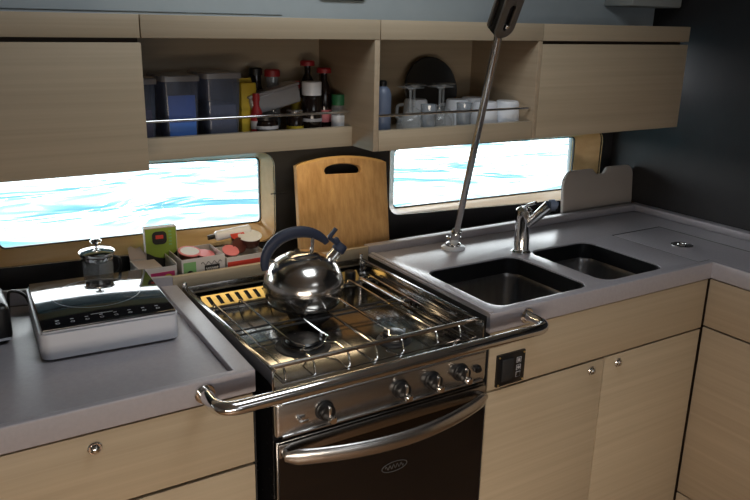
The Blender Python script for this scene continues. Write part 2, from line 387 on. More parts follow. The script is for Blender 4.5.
# pan support wires
ZW = .872
wx = [-.196, -.134, -.058, .005, .068, .154, .215]
ps = []
for i, x in enumerate(wx):
    y0, y1 = .036, .405
    p = [(x, y0-.006, .848), (x, y0, ZW-.004), (x, y0+.008, ZW)]
    if i in (1, 2): s = -1 if i == 1 else 1; p += [(x, .09, ZW), (x+.018*s*-1, .105, ZW-.003), (x+.002, .125, ZW), (x, .14, ZW)]
    if i == 4: p += [(x, .055, ZW), (x-.012, .07, ZW-.004), (x, .085, ZW)]
    p += [(x, y1, ZW), (x, y1+.006, ZW-.004), (x, y1+.010, .852)]
    w = P(K, MB().tube(p, .0022, 8, rad=.006, seg=3), 'pan_support_wire', CHROME)
for y in (.222, .245, .39):
    P(K, MB().tube([(-.225, y, .848), (-.225, y, ZW-.0040), (.225, y, ZW-.0040), (.225, y, .848)], .0024, 8, rad=.008), 'cross_bar', IRON)
P(K, MB().tube([(.185, .40, .872), (.186, .215, .872)], .005, 12).cyl((.185, .40, .848), (.185, .40, .876), .006, 12), 'pot_clamp', CHROME)
P(K, MB().cyl((.172, .432, .853), (.172, .432, .885), .014, 20, b=.002), 'clamp_knob', BLACK)
# front control panel
P(K, MB().box(-X, X, YF+.003, -.002, .764, .838, .008, 3), 'control_panel', STEEL)
P(K, MB().tube([(-X+.012, YF+.002, .834), (X-.012, YF+.002, .834)], .0035, 10).tube([(-X+.012, YF+.002, .768), (X-.012, YF+.002, .768)], .0035, 10), 'panel_bead', STEEL)
for x in (-.145, .024, .100, .172):
    k = P(K, MB().lathe([(0, 0), (.0195, 0), (.0185, .004), (.0165, .005), (.0155, .016), (.013, .018), (0, .018)], 28, Matrix.Translation((x, YF+.003, .800)) @ rot_to((0, -1, 0))), 'control_knob', BLACK)
    g = MB().box(x-.003, x+.003, YF-.022, YF-.014, .792, .817, .0025).cyl((x+.004, YF-.014, .791), (x+.004, YF-.027, .789), .0085, 16, b=.002).obj('knob_pointer', CHROME); g.parent = k; g.location = (0, 0, 0)
P(K, MB().lathe([(0, 0), (.009, 0), (.009, .003), (.006, .004), (.0055, .009), (0, .010)], 20, Matrix.Translation((.217, YF+.003, .797)) @ rot_to((0, -1, 0))), 'igniter_button', BLACK)
P(K, MB().cyl((-.198, YF+.003, .796), (-.198, YF-.006, .796), .004, 12).box(-.200, -.182, YF-.009, YF-.005, .790, .796, .001), 'lock_catch', CHROME)
# parents for knob pointers: same origin as knob (world coordinates kept)
D = P(K, MB().sheet([[(-X+.001, .455), (X-.001, .455), (X-.001, .757), (-X+.001, .757)], [(-X+.012, .470), (X-.010, .470), (X-.010, .742), (-X+.012, .742)]], .020, xz(YF+.014), bev=.002), 'oven_door', STEELD)
def sub(parent, m, name, mats, smooth=35):
    o = m.obj(name, mats, None, smooth); o.parent = parent; return o
sub(D, MB().sheet([[(-X+.003, .462), (X-.003, .462), (X-.003, .752), (-X+.003, .752)]], .004, xz(YF+.001)), 'door_glass', DOORG, 0)
sub(D, MB().box(-X+.003, X-.003, YF-.003, YF+.002, .728, .755, .001), 'door_top_strip', STEELD)
hp = []; hr = []
for k in range(25):
    u = k/24; x = -.233+.466*u; bow = math.sin(PI*u)
    hp.append((x, YF-.012-.046*bow**.8, .735-.006*bow)); hr.append(.0165 if 0 < k < 24 else .009)
h = MB().tube(hp, .012, 16, radii=hr, sx=.5, sy=1.0)
for s in (-1, 1): h.cyl((s*.228, YF+.001, .735), (s*.228, YF-.016, .735), .008, 14)
sub(D, h, 'door_handle', STEEL)
em = MB().tube([(.012+.030*math.cos(a), YF-.002, .632+.011*math.sin(a)) for a in [2*PI*k/36 for k in range(37)]], .0007, 6, caps=False)
em.tube([(-.010+.044*k/24, YF-.002, .632+.005*math.sin(k*1.3)) for k in range(25)], .0006, 6)
sub(D, em, 'oval_emblem', mat('dim_print', (.09, .09, .09), .4))
P(K, MB().box(-X, X, YF+.004, .0, .418, .450, .002), 'lower_panel', STEEL)
rk = MB()
for k in range(13):
    x = -.20+k*.0333; rk.tube([(x, .02, .590), (x, .38, .590)], .0018, 6)
rk.tube([(-.215, .015, .590), (.215, .015, .590)], .0028, 8).tube([(-.215, .38, .590), (.215, .38, .590)], .0028, 8)
P(K, rk, 'oven_rack', CHROME)

# grab rail in front of cooker
gr = MB().tube([(-.361, .001, .878), (-.361, -.072, .876), (.370, -.072, .876), (.370, .001, .878)], .0125, 20, rad=.062, seg=10)
gr.cyl((-.361, .0005, .878), (-.361, -.006, .878), .018, 24, b=.001).cyl((.370, .0005, .878), (.370, -.006, .878), .018, 24, b=.001)
tag(gr.obj('grab_rail', CHROME), 'long polished steel safety bar across the front of the cooker', 'rail')

# switch panel
t = thing('switch_panel', 'square black switch plate with white symbols on the oak panel right of the cooker', 'switch', (.336, .004, .757))
P(t, MB().box(.296, .377, -.002, .004, .720, .796, .001), 'plate', BLACK)
P(t, MB().box(.307, .340, -.007, -.002, .733, .785, .002), 'rocker', BLACKM)
s_ = MB()
for zc in (.775, .757, .740):
    s_.tube([(.352, -.0025, zc+.006), (.364, -.0025, zc+.006), (.364, -.0025, zc-.006), (.352, -.0025, zc-.006), (.352, -.0025, zc+.006)], .0008, 6)
s_.cyl((.358, -.002, .757), (.358, -.0035, .757), .0035, 14).box(.355, .361, -.003, -.002, .771, .778)
P(t, s_, 'white_symbols', PRINT)
for x in (.301, .372):
    for z in (.725, .791): P(t, MB().cyl((x, -.002, z), (x, -.0035, z), .0022, 12), 'screw', BRASSREFL)

# ------------------------------------------------------------------ kettle
KX, KY, KZ = -.018, .312, .8750
t = thing('kettle', 'round stainless kettle with navy handle standing on the cooker', 'kettle', (KX, KY, KZ))
KS = .93
prof = [(0, 0), (.080, 0), (.086, .002), (.089, .006), (.090, .010), (.0975, .022), (.102, .040), (.1025, .052), (.100, .068), (.094, .085), (.084, .101), (.070, .115), (.052, .125), (.040, .1285)]
MB().lathe(prof, 64).lathe([(0.040, .1285), (0, .1285)], 64).obj('kettle_body', KETTLE, t)
MB().lathe([(0, .0010), (.088, .0010), (.0915, .004), (.0915, .009), (.088, .011)], 48).obj('base_ring', STEELD, t)
lidk = MB().lathe([(.042, .127), (.043, .130), (.034, .135), (.015, .1385), (0, .139)], 40).obj('kettle_lid', KETTLE, t)
HA = math.radians(-8); hc, hs = math.cos(HA), math.sin(HA)
def hpt(u, z): return (u*hc, u*hs, z)
# handle crescent
pts = []; rad = []
n = 26
for k in range(n+1):
    q = k/n; a = math.radians(190-158*q)
    pts.append(hpt(-.012+.088*math.cos(a), .112+.076*math.sin(a))); rad.append(.0155*(math.sin(PI*min(1, .12+q*.80))**.6)+.001)
MB().tube(pts, .012, 16, radii=rad, sx=.62, sy=1.0).obj('kettle_handle', NAVY, t)
MB().tube([hpt(-.066, .110), hpt(-.094, .128)], .0045, 12).obj('handle_post', CHROME, t)
MB().tube([hpt(.022, .128), hpt(.026, .186)], .0048, 12).obj('handle_post', CHROME, t)
sp = MB().cyl(hpt(.066, .100), hpt(.098, .136), .0165, 28, r2=.0135).obj('spout', CHROME, t)
MB().cyl(hpt(.090, .127), hpt(.106, .146), .018, 28, b=.004, r2=.016).box(-.007, .007, -.007, .007, 0, .020, .003, M=Matrix.Translation(hpt(.094, .146)) @ Matrix.Rotation(math.radians(-30), 4, 'Y')).obj('spout_cap', NAVY, sp)
MB().tube([hpt(.096, .140), hpt(.078, .158), hpt(.068, .166), hpt(.088, .188)], .0075, 12, rad=.006, sx=1.1, sy=.7).obj('whistle_lever', NAVY, sp)

t.scale = (.89, .89, .89)
# ------------------------------------------------------------------ portable induction hob
t = thing('induction_hob', 'portable silver and black glass induction hob lying on the left worktop', 'hob', (-.450, .358, .888), rz=math.radians(-3))
MB().box(-.124, .124, -.138, .146, .006, .054, .018, 4, vert=True).box(-.12, .12, -.134, .142, .054, .060, .004).obj('hob_body', SILVER, t)
MB().box(-.119, .119, -.134, .141, .0585, .0635, .0018).obj('glass_plate', GLASSBLK, t)
MB().tube([(.085*math.cos(a), .028+.085*math.sin(a), .0637) for a in [2*PI*k/60 for k in range(61)]], .0005, 6, caps=False, sy=.3).obj('cooking_ring', PRINT, t)
bt = MB()
for k in range(8):
    x = -.090+k*.0257
    bt.lathe([(.0028, 0), (.0036, 0), (.0036, .0003), (.0028, .0003), (.0028, 0)], 16, Matrix.Translation((x, -.112, .0634)))
    bt.box(x-.003, x+.003, -.0995, -.0975, .0634, .0638)
bt.box(-.030, .010, -.092, -.0905, .0634, .0638)
bt.obj('control_marks', PRINT, t)
for x in (-.1, .1):
    for y in (-.11, .11): MB().cyl((x, y, 0), (x, y, .007), .010, 16).obj('rubber_foot', BLACK, t)
cd = MB().tube([(-.560, .46, .905), (-.572, .50, .935), (-.60, .505, .945), (-.61, .44, .905), (-.622, .40, .893)], .0032, 10, rad=.02).obj('power_cord', BLACK)
tag(cd, 'thin dark cord looping from the portable hob towards the black appliance', 'cord')
t = thing('coffee_machine', 'black rounded appliance cut off by the left edge of the photo', 'appliance', (-.662, .40, .888))
MB().box(-.05, .05, -.05, .09, 0, .080, .016, 4).obj('machine_body', BLACK, t)
MB().box(-.046, .046, -.052, -.049, .01, .014).obj('silver_stripe', SILVER, t)

# ------------------------------------------------------------------ french press
t = thing('french_press', 'glass french press with steel lid behind the portable hob', 'coffee maker', (-.405, .582, .884))
MB().lathe([(.0, .003), (.034, .003), (.034, .095), (.0325, .095), (.0325, .005), (0, .005)], 40).obj('beaker', CLEARG, t)
MB().lathe([(0, .0), (.036, 0), (.036, .016), (.0348, .016), (.0348, .002), (0, .002)], 40).obj('frame_base', CHROME, t)
MB().lathe([(.0352, .080), (.0362, .080), (.0362, .086), (.0352, .086), (.0352, .08)], 40).obj('frame_ring', CHROME, t)
lidp = MB().lathe([(0, .088), (.0375, .088), (.039, .091), (.039, .096), (.034, .100), (.012, .104), (0, .105)], 40).obj('press_lid', CHROME, t)
MB().lathe([(0, .100), (.003, .100), (.003, .113), (.011, .116), (.013, .120), (.009, .125), (0, .126)], 24).obj('plunger_knob', CHROME, lidp)
MB().lathe([(0, .074), (.033, .074), (.033, .086), (0, .087)], 36).tube([(0, 0, .03), (0, 0, .09)], .002, 8).obj('plunger', STEELD, t)
MB().tube([(.034, -.004, .080), (.047, -.008, .076), (.049, -.008, .05), (.035, -.004, .034)], .0035, 12, rad=.015).obj('press_handle', BLACK, t)

# ------------------------------------------------------------------ tea boxes
def openbox(root_, w, d, h, m_out, m_in, name='carton', th=.0015, low=0.0):
    m = MB()
    m.box(0, w, 0, th, 0, h-low).box(0, w, d-th, d, 0, h).box(0, th, th, d-th, 0, h).box(w-th, w, th, d-th, 0, h).box(0, w, 0, d, 0, th)
    return m.obj(name, m_out, root_, 0)
t = thing('tea_box', 'open magenta and white carton with torn flap beside the french press', 'box', (-.325, .523, .884), rz=math.radians(1))
m = MB().box(0, .084, 0, .0015, 0, .054).box(0, .0015, 0, .09, 0, .052).box(.0825, .084, 0, .09, 0, .060).box(0, .084, 0, .09, 0, .0015).box(0, .084, .0885, .09, 0, .055)
m.obj('carton', WHITEC, t, 0)
MB().box(.022, .078, -.0008, 0, .008, .042).obj('magenta_panel', MAGENTA, t, 0)
MB().lathe([(0, 0), (.010, 0), (.010, .0006), (0, .0006)], 24, Matrix.Translation((.062, -.0008, .026)) @ rot_to((0, -1, 0))).obj('yellow_disc', YELLOW, t)
fl = [(0, 0), (.050, 0), (.044, .010), (.034, .016), (.030, .030), (.018, .026), (.008, .034), (0, .030)]
MB().sheet([fl], .001, Matrix.Translation((.0, .088, .054)) @ Matrix.Rotation(math.radians(60), 4, 'X')).box(.002, .056, .02, .088, .048, .049).obj('torn_flap', KRAFT, t, 0)

t = thing('tea_box', 'tall lime green packet with dark label standing by the window', 'box', (-.287, .612, .884), rz=math.radians(-4))
MB().box(0, .073, 0, .020, 0, .124, .001).obj('packet', LIME, t, 0)
MB().box(-.0012, 0, -.0004, .0204, 0, .125).box(.073, .0742, -.0004, .0204, 0, .125).box(-.0012, .0742, -.0004, .0204, .124, .1256).obj('clear_edge', WHITEC, t, 0)
MB().sheet([rrect(.016, .050, .084, .116, .010)], .001, xz(-.0006)).obj('dark_label', BLACKM, t)
MB().box(.024, .042, -.0016, -.0010, .098, .107).obj('red_mark', REDC, t)
MB().sheet([[(0, .001), (.073, .001), (.073, .064), (.060, .054), (.040, .048), (.020, .054), (0, .066)]], .001, xz(-.0006)).obj('dark_band', BLACKM, t, 0)
m = MB()
for k in range(5): m.box(.055, .062, -.0006, 0, .080+.008*k, .084+.008*k)
m.obj('print_marks', GREEN, t)

t = thing('tea_box', 'open white carton with green label and black lettering behind the cooker', 'box', (-.232, .516, .884), rz=math.radians(1))
openbox(t, .106, .100, .066, WHITEC, KRAFT)
MB().box(.004, .034, -.0008, 0, .004, .058).obj('green_label', GREEN, t, 0)
MB().lathe([(0, 0), (.008, 0), (.008, .0006), (0, .0006)], 20, Matrix.Translation((.019, -.0008, .030)) @ rot_to((0, -1, 0))).box(.011, .027, -.0015, -.0005, .030, .034).obj('cup_mark', BLACKM, t)
m = MB().box(.055, .092, -.0008, 0, .028, .045)
m.tube([(.047+.05*k/20, -.001, .050+.004*math.sin(k*1.1)) for k in range(21)], .0007, 6)
m.obj('black_mark', BLACKM, t)
MB().tube([(.058+.03*k/24, -.0014, .036+.004*math.sin(k*1.7)) for k in range(25)], .0009, 6).obj('white_script', WHITEC, t)
t = thing('tea_box', 'open red and white carton beside the kettle handle', 'box', (-.122, .516, .884), rz=math.radians(1))
openbox(t, .105, .095, .056, WHITEC, KRAFT)
MB().box(.002, .104, -.0008, 0, .002, .044).obj('red_panel', REDC, t, 0)

def pod(loc, tilt, az, r, label, top=WHITE, ring=PINK, body=BROWNP, h=.022):
    o = thing('coffee_pod', label, 'pod', loc, group='pods in the cartons')
    R = Matrix.Rotation(az, 4, 'Z') @ Matrix.Rotation(tilt, 4, 'X')
    o.rotation_euler = R.to_euler()
    MB().lathe([(0, -h), (r*.7, -h), (r*.78, -h+.003), (r*.93, -.001), (r*.93, 0)], 28).obj('pod_cup', body, o)
    MB().lathe([(r*.80, .0005), (r, 0), (r*1.01, .001), (r*.98, .002), (r*.80, .0022)], 32).obj('pod_rim', ring, o)
    MB().lathe([(0, .0018), (r*.86, .0018), (r*.86, .0006)], 28).obj('pod_lid', top, o)
    return o
pod((-.190, .585, .947), math.radians(12), .3, .028, 'tilted round pod with white lid and pink rim at the left in the green-labelled carton')
pod((-.156, .575, .940), math.radians(10), .8, .024, 'pink-topped round pod at the right in the green-labelled carton', top=PINK)
pod((-.190, .550, .918), 0, .8, .024, 'round pink pod lying low in the green-labelled carton', top=PINK)
pod((-.098, .552, .945), math.radians(25), .2, .021, 'small pink pod at the left in the red carton', top=PINK)
pod((-.068, .570, .950), math.radians(65), .3, .020, 'brown pod standing on edge in the red carton', top=BROWNP, ring=BROWNP)
pod((-.033, .585, .966), math.radians(14), -.2, .030, 'brown pod with broad white lid topmost in the red carton', h=.026, ring=WHITE)
pod((-.060, .600, .968), math.radians(30), -.2, .018, 'small bright red pod against the window sill', top=REDC, ring=REDC)
r_ = MB().cyl((-.112, .622, .966), (-.020, .612, .976), .0125, 24, b=.004).obj('paper_roll', WHITE)
t = thing('paper_roll', 'thin white roll lying behind the red carton below the window', 'roll', (0, 0, 0)); r_.name = 'roll_body'; r_.parent = t
rb = MB().cyl((-.130, .624, .964), (-.112, .622, .966), .006, 16).obj('dark_tip', BLACK, t)

# ------------------------------------------------------------------ boards
t = thing('chopping_board', 'large bamboo chopping board with a handle slot standing behind the kettle', 'chopping board', (.228, .548, .884))
W_, H_ = .274, .252
out = [(-W_/2, 0), (W_/2, 0), (W_/2, H_-.012)]
for k in range(1, 16):
    u = k/16; out.append((W_/2-W_*u, H_-.010+.020*math.sin(PI*u)**.8))
out.append((-W_/2, H_-.012))
hl = []
for k in range(21):
    a = PI*k/20; hl.append((.0+.056*math.cos(a), H_-.031+.020*math.sin(a)**.7 if 0 < k < 20 else H_-.030))
hl += [(-.052, H_-.037), (.052, H_-.037)]
TB = Matrix.Rotation(math.radians(-11), 4, 'X') @ XZ
TB = Matrix.Rotation(math.radians(2.6), 4, 'Y') @ Matrix.Translation((-.004, 0, .007)) @ TB
mb = MB().sheet([out, hl], .018, TB, bev=.003); mb.obj('board', BAMBOO, t, 30)
up_ = [(x, z) for x, z in out[2:]]
arc = [(x, z) for x, z in out[2:]]
inner = [(x*.985, z-.006 if abs(x) < W_/2-.001 else z) for x, z in arc][::-1]
mb = MB().sheet([arc+inner], .0186, TB); mb.obj('board_lit_edge', BAMBOOLIT, t, 30)

t = thing('sink_board', 'grey sink cover board with a notched top leaning by the right window', 'chopping board', (1.172, .530, .884))
bx0, bx1 = -.163, .160; bt_ = .165
def arcp(cx, cy, r, a0, a1, n=7): return [(cx+r*math.cos(math.radians(a0+(a1-a0)*k/n)), cy+r*math.sin(math.radians(a0+(a1-a0)*k/n))) for k in range(n+1)]
ol = [(bx0, 0), (bx1, 0)]+arcp(bx1-.035, bt_-.035, .035, 0, 90)+arcp(.044, bt_-.014, .014, 90, 150, 4)+[(.020, bt_-.020), (-.014, bt_-.020)]+arcp(-.040, bt_-.014, .014, 30, 90, 4)+arcp(bx0+.045, bt_-.045, .045, 90, 180)
TS = Matrix.Rotation(math.radians(-5), 4, 'X') @ XZ
MB().sheet([ol], .012, TS, bev=.0015).obj('board', mat('grey_board', (.36, .33, .31), .5), t, 30)

# ------------------------------------------------------------------ tap and pole
t = thing('mixer_tap', 'chrome mixer tap standing between the two sinks', 'tap', (.636, .312, .9))
MB().lathe([(0, 0), (.026, 0), (.026, .004), (.0215, .007), (.0205, .010), (.0200, .085), (.0215, .10), (.0210, .118), (.014, .125), (0, .126)], 32).obj('tap_body', CHROME, t)
S = Vector((.001, -.006, .072)); E_ = Vector((.030, -.062, .140))
MB().tube([S, S+(E_-S)*.4, S+(E_-S)*.8, E_], .012, 18, radii=[.010, .0125, .0145, .015]).obj('spout', CHROME, t)
dd = (E_-S).normalized()
MB().tube([E_, E_+Vector((.012, -.006, .001))], .0152, 18).cyl(E_+Vector((.012, -.006, .001)), E_+Vector((.017, -.009, -.001)), .011, 18).obj('spray_head', BLUEPREFL, t)  # blue stands in for the purple reflection on the chrome end
MB().tube([(-.001, .0, .122), (.004, -.012, .134), (.014, -.028, .142)], .007, 12, sx=1.5, sy=.6).obj('tap_lever', CHROME, t)

t = thing('support_pole', 'slanting steel support pole rising from the worktop behind the large sink', 'pole', (.497, .431, .9))
top = Vector((-.203, -.371, .581)); u_ = top.normalized()
MB().lathe([(0, 0), (.033, 0), (.033, .005), (.028, .008), (0, .008)], 36).obj('foot_disc', WHITE, t)
fd = MB().lathe([(0, .008), (.021, .008), (.020, .014), (.014, .018), (0, .018)], 30)
fd.cyl((0, 0, .010), u_*.075, .0135, 24, b=.002).tube([(.018*math.cos(a), .018*math.sin(a), .030) for a in [2*PI*k/20 for k in range(21)]], .003, 8, caps=False)
fd.obj('foot_socket', CHROME, t)
MB().cyl(u_*.07, top, .0084, 24).obj('tube', STEEL, t)
bd = Vector((-.013, -.040, .056)).normalized()
Mh = Matrix.Translation(top-bd*.012) @ rot_to(bd)
hd = MB()
for s in (-1, 1):
    hd.sheet([rrect(-.023, .023, 0, .20, .020, 8), rrect(-.007, .007, .018, .075, .0068, 6), rrect(-.010, .010, .100, .125, .009, 6)], .006, Mh @ Matrix.Translation((0, s*.013, 0)) @ XZ, bev=.001)
hd.obj('bracket_plate', ALU, t)
MB().box(-.017, .017, -.010, .010, .004, .218, .002, M=Mh).obj('bracket_core', BLACK, t)
MB().cyl(Mh @ Vector((0, -.020, .028)), Mh @ Vector((0, .020, .028)), .0045, 14, b=.001).obj('pivot_pin', CHROME, t)

# ------------------------------------------------------------------ overhead units
YU, YS, YB = .263, .357, .53
ZB, ZL, ZD, ZF, ZT = 1.216, 1.260, 1.445, 1.453, 1.493
def fascia(x0, x1): return MB().box(x0+.0008, x1-.0008, YU, YU+.018, ZF, ZT, .0008)
t = thing('overhead_cabinet', 'closed oak overhead cabinet at the left above the portable hob', 'cabinet', (-.7, .4, ZB))
P(t, MB().box(-1.2, -.3575, YU+.022, YB, ZB+.004, ZT), 'carcass', OAKDARK)
P(t, MB().box(-1.2, -.3575, YU, YU+.018, ZB, ZD, .001), 'door', OAK)
P(t, fascia(-1.2, -.3575), 'fascia', OAK)
t = thing('overhead_cabinet', 'closed oak overhead cabinet at the right above the grey notched board', 'cabinet', (.88, .4, ZB))
P(t, MB().box(.609, 1.155, YU+.022, YB, ZB+.004, ZT-.003), 'carcass', OAKDARK)
P(t, MB().box(.609, 1.161, YU, YU+.018, ZB, ZD, .001), 'door', OAK)
P(t, fascia(.609, 1.163), 'fascia', OAK)
def shelf(x0, x1, ylip, label):
    t = thing('open_shelf_unit', label, 'shelf', ((x0+x1)/2, .4, ZB))
    P(t, MB().box(x0, x1, YB-.012, YB, ZB, ZT), 'back_panel', OAK)
    P(t, MB().box(x0, x1, ylip+.018, YB-.012, ZB+.002, ZB+.020), 'shelf_board', OAK)
    P(t, MB().box(x0, x1-(.014 if ylip < .3 else .0), ylip, ylip+.018, ZB, ZL, .001), 'front_lip', OAK)
    P(t, MB().box(x1-.013, x1, YU+.0005, YB, ZB+.0005, ZF-.001, .0006), 'side_panel', OAKV)
    P(t, MB().box(x0, x1, YU+.018, YB, ZT-.014, ZT-.002), 'top_panel', OAK)
    P(t, fascia(x0, x1), 'fascia', OAK)
    P(t, MB().tube([(x0+.001, ylip+.012, 1.292), (x1-.013, ylip+.012, 1.292)], .0030, 12), 'retaining_rail', CHROME)
shelf(-.357, .143, YS, 'left open oak shelf with tubs and sauce bottles behind a thin rail')
shelf(.1435, .6085, YU, 'right open oak shelf with mugs and glasses behind a thin rail')
ZS = ZB+.0205

# ---- left shelf contents
def tub(x0, x1, y0, y1, h, label, label_mat=None, content=None):
    t = thing('storage_tub', label, 'container', ((x0+x1)/2, (y0+y1)/2, ZS), group=None)
    w, d = (x1-x0)/2, (y1-y0)/2
    L0 = [[(x, y, z) for x, y in rrect(-w+i, w-i, -d+i, d-i, .008, 4)] for z, i in ((.001, .006), (h*.5, .003), (h-.01, .001))]
    MB().loft(L0, cap0=True).obj('tub_body', TUB, t)
    L1 = [[(x, y, z) for x, y in rrect(-w-i, w+i, -d-i, d+i, .009, 4)] for z, i in ((h-.012, .0005), (h-.012, .002), (h-.002, .002), (h, 0))]
    MB().loft(L1, cap0=True, cap1=True).obj('tub_lid', TUBL, t)
    if label_mat: MB().box(-w+.010, w-.010, -d+.004, -d+.0055, h*.08, h*.72, .0005).obj('paper_label', label_mat, t)
    if content: MB().box(-w+.009, w-.009, -d+.009, d-.009, .004, h*.55, .004).obj('contents', content, t)
tub(-.352, -.300, .385, .500, .138, 'storage tub beside the left cabinet with dark contents', None, mat('plum_packet', (.10, .03, .06), .5))
tub(-.288, -.212, .385, .500, .142, 'storage tub with a bright blue label second from the left cabinet', BLUE, None)
tub(-.200, -.122, .385, .500, .146, 'grey-blue storage tub beside the yellow packet', None, mat('grey_flour', (.12, .12, .16), .7))
t = thing('yellow_packet', 'upright yellow packet between the tubs and the red bottle', 'packet', (-.096, .44, ZS))
MB().box(-.016, .020, -.025, .025, 0, .122, .003).obj('packet_body', YELLOW, t)
MB().box(-.014, .018, -.001, .001, .122, .130).obj('folded_top', YELLOW, t)
def bottle(x, y, r, h, label, cap, glass, name='bottle', neck=.45, capr=None, labm=None, z=ZS, cat='bottle', group='bottles on the left shelf', caph=.016, lab=(.2, .55)):
    t = thing(name, label, cat, (x, y, z), group=group)
    n = r*neck; capr = capr or n*1.25
    bh = h-caph
    MB().lathe([(0, 0), (r*.9, 0), (r, .004), (r, bh*.66), (r*.92, bh*.74), (n, bh*.88), (n, bh), (0, bh)], 28).obj('bottle_body', glass, t)
    MB().lathe([(0, bh), (capr, bh), (capr, h-.003), (capr*.85, h), (0, h)], 24).obj('cap', cap, t)
    if labm: MB().lathe([(r*1.005, bh*lab[0]), (r*1.02, bh*lab[0]), (r*1.02, bh*lab[1]), (r*1.005, bh*lab[1])], 28).obj('paper_label', labm, t)
    return t
bottle(-.082, .405, .013, .100, 'small red squeeze bottle in front of the yellow packet', RED, RED, neck=.5, labm=PRINT, lab=(.3, .5))
bottle(-.052, .475, .016, .150, 'dark bottle with black cap behind the clear box', BLACK, SAUCE, neck=.75)
bottle(-.012, .475, .018, .146, 'bottle with low red cap behind the clear box', RED, GREYG, neck=.8)
def jar(x, y, r, h, label, cap, glass, labm=None, caph=.012, z=ZS, lab=(.15, .75)):
    t = thing('jar', label, 'jar', (x, y, z), group='jars on the left shelf')
    MB().lathe([(0, 0), (r*.93, 0), (r, .004), (r, h-caph-.008), (r*.9, h-caph), (0, h-caph)], 30).obj('jar_body', glass, t)
    MB().lathe([(0, h-caph), (r*.96, h-caph), (r*.98, h-.002), (r*.9, h), (0, h)], 30).obj('jar_lid', cap, t)
    if labm: MB().lathe([(r*1.005, h*lab[0]), (r*1.02, h*lab[0]), (r*1.02, h*lab[1]-.01), (r*1.005, h*lab[1]-.01)], 30).obj('paper_label', labm, t)
jar(-.062, .402, .027, .056, 'low wide dark jar with pale lettering below the clear box', BLACK, SAUCE, PRINT, lab=(.45, .75))
jar(.010, .405, .019, .062, 'low jar with a shiny pale lid beside the dark wide jar', STEEL, SAUCE, YELLOW, lab=(.2, .6))
# clear box perched on the jars
t = thing('clear_box', 'cloudy plastic box lying tilted on the low jars', 'container', (-.028, .432, ZS+.064))
t.rotation_euler = Euler((math.radians(0), math.radians(-13), math.radians(3)))
MB().box(-.062, .062, -.022, .022, 0, .040, .006, 3).obj('box_body', TUBL, t)
MB().box(-.064, .064, -.024, .024, .038, .045, .003).obj('box_lid', TUBL, t)
bottle(.036, .452, .012, .120, 'slim brown bottle with yellow label and dark red cap', RED, SAUCE, neck=.7, labm=YELLOW, lab=(.45, .8))
jar(.056, .412, .023, .122, 'dark jar with tall white and blue lid', WHITE, SAUCE, PRINT, caph=.030, lab=(.28, .42))
bottle(.075, .470, .018, .165, 'glass sauce bottle with tallest red flared cap', RED, SAUCE, neck=.40, capr=.017, caph=.012, labm=None)
bottle(.102, .440, .018, .150, 'sauce bottle with red flared cap and pink label beside the green-capped jar', RED, SAUCE, neck=.40, capr=.017, caph=.012, labm=PINK, lab=(.2, .4))
jar(.120, .405, .016, .092, 'spice jar with green cap at the oak divider', GREENP, CLEARG, WHITE, caph=.024, lab=(.1, .6))

# ---- right shelf contents
ZR = ZS
t = thing('water_flask', 'blue-grey flask standing against the left divider of the mug shelf', 'flask', (.194, .330, ZR))
MB().lathe([(0, 0), (.018, 0), (.0195, .004), (.0195, .095), (.016, .108), (.009, .114), (0, .114)], 30).obj('flask_body', BLUEPREFL, t)
MB().lathe([(0, .114), (.009, .114), (.009, .124), (.006, .127), (0, .127)], 20).obj('flask_cap', BLACK, t)
t = thing('black_plate', 'round black plate leaning against the back of the mug shelf', 'plate', (.434, .470, ZR+.006))
Mp = Matrix.Rotation(math.radians(-10), 4, 'X') @ Matrix.Translation((0, 0, .082)) @ rot_to((0, -1, 0))
MB().lathe([(0, 0), (.055, 0), (.080, .008), (.083, .010), (.080, .012), (.055, .004), (0, .004)], 48, Mp).obj('plate_disc', BLACK, t)
wine = []
WL = ['inverted wine glass beside the blue flask', 'inverted wine glass in front of the left part of the black plate', 'inverted wine glass in front of the centre of the black plate',
      'inverted wine glass between the black plate and the mugs']
g0 = None
for (x, y), lb in zip(((.262, .318), (.318, .384), (.346, .318), (.405, .384)), WL):
    if g0 is None:
        g0 = thing('wine_glass', lb, 'glass', (x, y, ZR), group='inverted wine glasses')
        MB().lathe([(.027, 0), (.0285, .002), (.032, .020), (.030, .036), (.018, .050), (.004, .056), (.0035, .060), (0, .060)], 32).obj('bowl', CLEARG, g0)
        MB().lathe([(0, .056), (.0035, .058), (.003, .075), (.0035, .104), (.008, .109)], 16).obj('stem', CLEARG, g0)
        MB().lathe([(.0, .112), (.030, .110), (.031, .1115), (.012, .1095), (.006, .106)], 32).obj('foot', CLEARG, g0)
    else:
        g = copy_tree(g0); g.location = (x, y, ZR); g['label'] = lb
def tumbler(x, y, lb):
    t = thing('tumbler', lb, 'glass', (x, y, ZR), group='tumblers on the mug shelf')
    MB().lathe([(0, 0), (.0165, 0), (.0175, .003), (.0195, .072), (.0185, .072), (.0165, .006), (0, .006)], 28).obj('tumbler_body', GREYG, t)
tumbler(.304, .302, 'small clear tumbler between the two front wine glasses')
tumbler(.410, .304, 'clear tumbler between the white mug and the blue-grey mugs')
m0 = None
